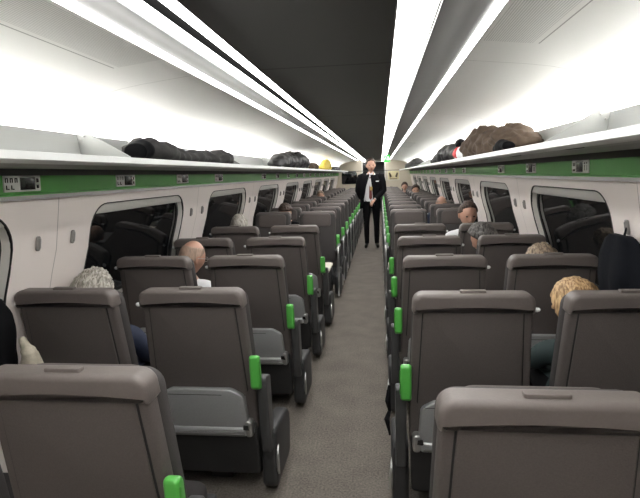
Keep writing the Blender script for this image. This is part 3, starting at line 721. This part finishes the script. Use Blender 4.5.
bm = bmesh.new(); slab(bm, [(-.045, 1.50), (-.005, 1.465), (.0, 1.485), (-.03, 1.525)], .070, .078, .002, 'y'); slab(bm, [(.045, 1.50), (.005, 1.465), (.0, 1.485), (.03, 1.525)], .070, .078, .002, 'y'); obj('collar', bm, M['shirt'], cond)
bm = bmesh.new(); box(bm, -.03, .02, .150, .156, 1.17, 1.24, bev=.002); obj('badge', bm, M['gold'], cond)
bm = bmesh.new(); box(bm, -.155, -.095, .105, .135, 1.335, 1.352, bev=.003); obj('name_tag', bm, M['white'], cond)
# ------------------------------------------------------------------ luggage and coats
def lump(bm, pts, radii, n=44, rough=.02, seed=0, flat=None, zmin=None, fr=5, mi=0):
    """crumpled cloth roll along a path; radii (ra horizontal, rb vertical)"""
    # resample
    path = []; NS = 70
    cum = [0]
    for a, b in zip(pts, pts[1:]): cum.append(cum[-1]+(Vector(b)-Vector(a)).length)
    for i in range(NS+1):
        d = cum[-1]*i/NS; k = 0
        while k < len(pts)-2 and cum[k+1] < d: k += 1
        u = (d-cum[k])/max(1e-6, cum[k+1]-cum[k]); u2 = u*u*(3-2*u)
        path.append((Vector(pts[k]).lerp(Vector(pts[k+1]), u), radii[k][0]*(1-u2)+radii[k+1][0]*u2, radii[k][1]*(1-u2)+radii[k+1][1]*u2))
    rings = []
    for i, (p, ra, rb) in enumerate(path):
        t = (path[min(i+1, NS)][0]-path[max(i-1, 0)][0]).normalized(); h = t.cross(Vector((0, 0, 1))).normalized(); v = h.cross(t)
        e = math.sin(PI*min(1, max(0, min(i, NS-i)/3.0))/2); e = max(e, .05)
        ring = []
        for k in range(n):
            q = 2*PI*k/n; dr = h*math.cos(q)+v*math.sin(q)
            base = p+h*math.cos(q)*ra*e+v*math.sin(q)*rb*e
            f = noise.noise(base*fr+Vector((seed, 0, 0)))+.55*noise.noise(base*fr*2.6+Vector((0, seed, 0)))+.3*abs(noise.noise(base*fr*6+Vector((0, 0, seed))))
            ridge = 1-2*abs(noise.noise(Vector((base.x*fr*1.7, base.y*fr*1.2+seed, base.z*fr*2.4))))
            q2 = base+dr*(f+ridge*.5)*rough*e
            if zmin is not None and q2.z < zmin: q2.z = zmin
            ring.append(bm.verts.new(q2))
        rings.append(ring)
    for a, b in zip(rings, rings[1:]):
        for k in range(n): bm.faces.new((a[k], a[(k+1) % n], b[(k+1) % n], b[k])).material_index = mi
    bm.faces.new(rings[0][::-1]).material_index = mi; bm.faces.new(rings[-1]).material_index = mi
    return bm
ZS = 1.617
bm = bmesh.new(); lump(bm, [(-1.06, 2.62, 1.67), (-1.06, 2.78, 1.685), (-1.06, 3.02, 1.66), (-1.06, 3.7, 1.655), (-1.06, 4.05, 1.67), (-1.07, 4.3, 1.675)], [(.08, .05), (.11, .065), (.11, .045), (.11, .040), (.11, .052), (.05, .04)], rough=.03, fr=7, seed=2, zmin=ZS)
j = tag(obj('coat', bm, M['coatgrey'], auto=1.5), 'charcoal coat laid out lengthways on the left luggage rack', 'coat')
bm = bmesh.new(); lump(bm, [(-1.04, 2.59, 1.675), (-1.04, 2.66, 1.685), (-1.04, 2.72, 1.68)], [(.06, .045), (.07, .055), (.06, .05)], rough=.006, seed=5, zmin=ZS); obj('collar', bm, M['suit'], j, auto=1.5)
bm = bmesh.new(); lump(bm, [(-1.05, 6.15, 1.67), (-1.05, 6.6, 1.71), (-1.05, 7.8, 1.74), (-1.05, 8.6, 1.73)], [(.08, .05), (.12, .09), (.12, .12), (.11, .10)], rough=.028, fr=7, seed=7, zmin=ZS)
b_ = tag(obj('holdall', bm, M['blackbag'], auto=1.5), 'plump black holdall on the left luggage rack', 'bag')
bm = bmesh.new(); tube(bm, [(-.98, 7.3, 1.83), (-.95, 7.45, 1.86), (-.95, 7.7, 1.86), (-.98, 7.85, 1.84)], .008, 6); tube(bm, [(-.925, 6.8, 1.70), (-.925, 8.3, 1.72)], .006, 6); obj('strap', bm, M['suit'], b_)
bm = bmesh.new(); lump(bm, [(-1.05, 9.5, 1.66), (-1.05, 9.9, 1.70), (-1.05, 10.3, 1.66)], [(.06, .04), (.10, .06), (.06, .04)], rough=.02, seed=8, zmin=ZS); tag(obj('scarf', bm, M['red'] if False else M['brown'], auto=1.5), 'small dark red brown bundle far along the left luggage rack', 'scarf')
bm = bmesh.new(); lump(bm, [(-1.05, 11.4, 1.67), (-1.05, 12.2, 1.76), (-1.05, 12.9, 1.68)], [(.07, .05), (.12, .12), (.08, .06)], rough=.02, seed=9, zmin=ZS); tag(obj('jacket', bm, M['yellow'], auto=1.5), 'yellow jacket heaped far along the left luggage rack', 'jacket')
bm = bmesh.new(); lump(bm, [(-1.05, 13.6, 1.66), (-1.05, 14.5, 1.68), (-1.05, 15.6, 1.66)], [(.09, .05), (.12, .06), (.09, .05)], rough=.02, seed=10, zmin=ZS); tag(obj('suitcase', bm, M['blackbag'], auto=1.5), 'flat black case on the left luggage rack near the end wall', 'suitcase')
# right rack
bm = bmesh.new()
lump(bm, [(1.05, 3.08, 1.665), (1.05, 3.22, 1.695), (1.05, 3.5, 1.705), (1.05, 3.8, 1.66)], [(.09, .045), (.12, .070), (.12, .076), (.08, .04)], rough=.038, seed=21, zmin=ZS, fr=8)
lump(bm, [(1.04, 3.45, 1.66), (1.05, 3.75, 1.70), (1.05, 4.25, 1.730), (1.05, 4.62, 1.68)], [(.07, .04), (.12, .085), (.13, .110), (.10, .07)], rough=.040, seed=22, zmin=ZS, fr=8)
cb = tag(obj('coat', bm, M['brown'], auto=1.5), 'bulky brown coat bundled on the right luggage rack', 'coat')
bm = bmesh.new(); lump(bm, [(.955, 3.00, 1.655), (.950, 3.14, 1.662), (.955, 3.32, 1.65)], [(.03, .02), (.035, .038), (.02, .02)], rough=.008, seed=25, zmin=ZS); obj('lining', bm, M['suit'], cb, auto=1.5)
t = thing('carrier_bag', 'white carrier bag with red print beside the brown coat on the right rack', 'bag', (.965, 4.72, ZS))
bm = bmesh.new(); lump(bm, [(0, -.24, .03), (0, -.06, .055), (0, .15, .06), (0, .28, .03)], [(.03, .03), (.055, .055), (.055, .062), (.02, .03)], rough=.008, seed=31, zmin=.001, fr=7); obj('sack', bm, M['shirt'], t, auto=1.5)
bm = bmesh.new(); lump(bm, [(-.018, .05, .055), (-.018, .12, .068), (-.018, .24, .058)], [(.042, .045), (.046, .055), (.038, .04)], rough=.004, seed=32, zmin=.004, fr=5); obj('print', bm, M['red'], t, auto=1.5)
bm = bmesh.new(); lump(bm, [(1.06, 5.05, 1.67), (1.06, 5.5, 1.72), (1.05, 6.4, 1.72), (1.04, 7.5, 1.655)], [(.08, .05), (.11, .08), (.11, .082), (.09, .045)], rough=.034, fr=7, seed=41, zmin=ZS)
rb = tag(obj('rucksack', bm, M['blackbag'], auto=1.5), 'black rucksack lying behind the white and red bag on the right rack', 'bag')
bm = bmesh.new(); tube(bm, [(.96, 5.45, 1.71), (.945, 5.6, 1.74), (.945, 6.1, 1.74), (.96, 6.4, 1.70)], .010, 6); obj('strap', bm, M['coatgrey'], rb)
bm = bmesh.new(); ellipsoid(bm, (1.02, 5.25, 1.79), (.045, .14, .045), 16, 10)
for v in bm.verts: v.co += v.co.normalized()*noise.noise(v.co*20)*.006
tag(obj('hat', bm, M['suit'], auto=1.5), 'small round black hat resting between rucksack and brown coat', 'hat')
bm = bmesh.new(); lump(bm, [(1.05, 10.2, 1.66), (1.05, 11.5, 1.72), (1.05, 14.5, 1.70), (1.05, 15.5, 1.65)], [(.08, .04), (.12, .10), (.12, .08), (.08, .04)], rough=.02, seed=43, zmin=ZS); tag(obj('holdall', bm, M['coatgrey'], auto=1.5), 'dark grey holdall far along the right luggage rack', 'bag')
# coats hanging on the walls
def hanging(label, s, y, z0, z1, m, w0=.10, w1=.16, seed=1, dep=.05, xo=0.):
    t = thing('hanging_coat', label, 'coat', (0, 0, 0))
    bm = bmesh.new(); N = 26; rows = []
    for j in range(24):
        u = j/23; z = z1+(z0-z1)*u; w = w0*.45+(w1-w0*.45)*min(1, u*5)**.5; d = dep*(.4+.6*min(1, u*3)); xc = wx(max(z, .3))-d*1.15-.012-xo
        row = []
        for i in range(N):
            q = 2*PI*i/N; fold = 1+.18*math.sin(5*q+seed+2*u)+.10*noise.noise(Vector((math.cos(q)*2, math.sin(q)*2+seed, u*5)))
            row.append(bm.verts.new((s*(xc+math.cos(q)*d*fold*.8), y+math.sin(q)*w*fold, z)))
        rows.append(row)
    for a, b in zip(rows, rows[1:]):
        for i in range(N): bm.faces.new((a[i], a[(i+1) % N], b[(i+1) % N], b[i]))
    bm.faces.new(rows[0]); bm.faces.new(rows[-1][::-1]); obj('fabric', bm, m, t, auto=1.5)
    bm = bmesh.new(); x = wx(z1); tube(bm, [(s*(x-dep*.5), y, z1-.01), (s*(x-.03), y, z1+.03), (s*(x-.025), y+.012, z1+.035), (s*(x-dep*.5), y+.015, z1-.01)], .003, 6); obj('hanging_loop', bm, m, t)
    return t
hanging('dark navy coat hanging from the wall hook beside the first window, right', 1, 2.42, .62, 1.215, M['coatdark'], .22, .20, 3, .07)
hc = hanging('dark coat with cream fleece lining hanging by the left window edge', -1, 1.87, .66, 1.06, M['suit'], .10, .11, 8, .05)
bm = bmesh.new(); lump(bm, [(-1.30, 1.945, .88), (-1.29, 1.95, .84), (-1.28, 1.96, .78), (-1.27, 1.965, .68)], [(.005, .005), (.012, .012), (.026, .026), (.04, .04)], rough=.012, seed=51, fr=10); obj('lining', bm, M['fur'], hc, auto=1.5)
# strap dangling off the right aisle seat
bm = bmesh.new(); tube(bm, [(.262, 2.02, .66), (.255, 2.00, .60), (.262, 2.02, .55), (.250, 2.00, .52), (.258, 2.01, .47), (.262, 2.0, .45)], [.006, .012, .007, .012, .006, .004], 7)
tag(obj('strap', bm, M['suit']), 'short black strap dangling off the second row aisle armrest, right', 'strap')
# ------------------------------------------------------------------ camera
f_, yaw, pitch, roll = 510.534, .1209, .1444, -.0305
fw = Vector((-math.sin(yaw)*math.cos(pitch), math.cos(yaw)*math.cos(pitch), -math.sin(pitch))); rt = Vector((math.cos(yaw), math.sin(yaw), 0)); up = rt.cross(fw)
r2 = rt*math.cos(roll)+up*math.sin(roll); u2 = -rt*math.sin(roll)+up*math.cos(roll)
cam = bpy.data.cameras.new('camera'); co = bpy.data.objects.new('camera', cam); C.objects.link(co)
cam.sensor_fit = 'HORIZONTAL'; cam.sensor_width = 36; cam.lens = f_/640*36; cam.clip_start = .02; cam.clip_end = 100
mw = Matrix((r2, u2, -fw)).transposed().to_4x4(); mw.translation = Vector((.2367, 0, 1.5275)); co.matrix_world = mw
sc = bpy.context.scene; sc.camera = co
w = bpy.data.worlds.new('night'); sc.world = w; w.use_nodes = True; w.node_tree.nodes['Background'].inputs[0].default_value = (.002, .002, .003, 1)
sc.view_settings.view_transform = 'Standard'; sc.view_settings.look = 'None'; sc.view_settings.gamma = 1; sc.view_settings.use_curve_mapping = False
sc.view_settings.exposure = 1.12
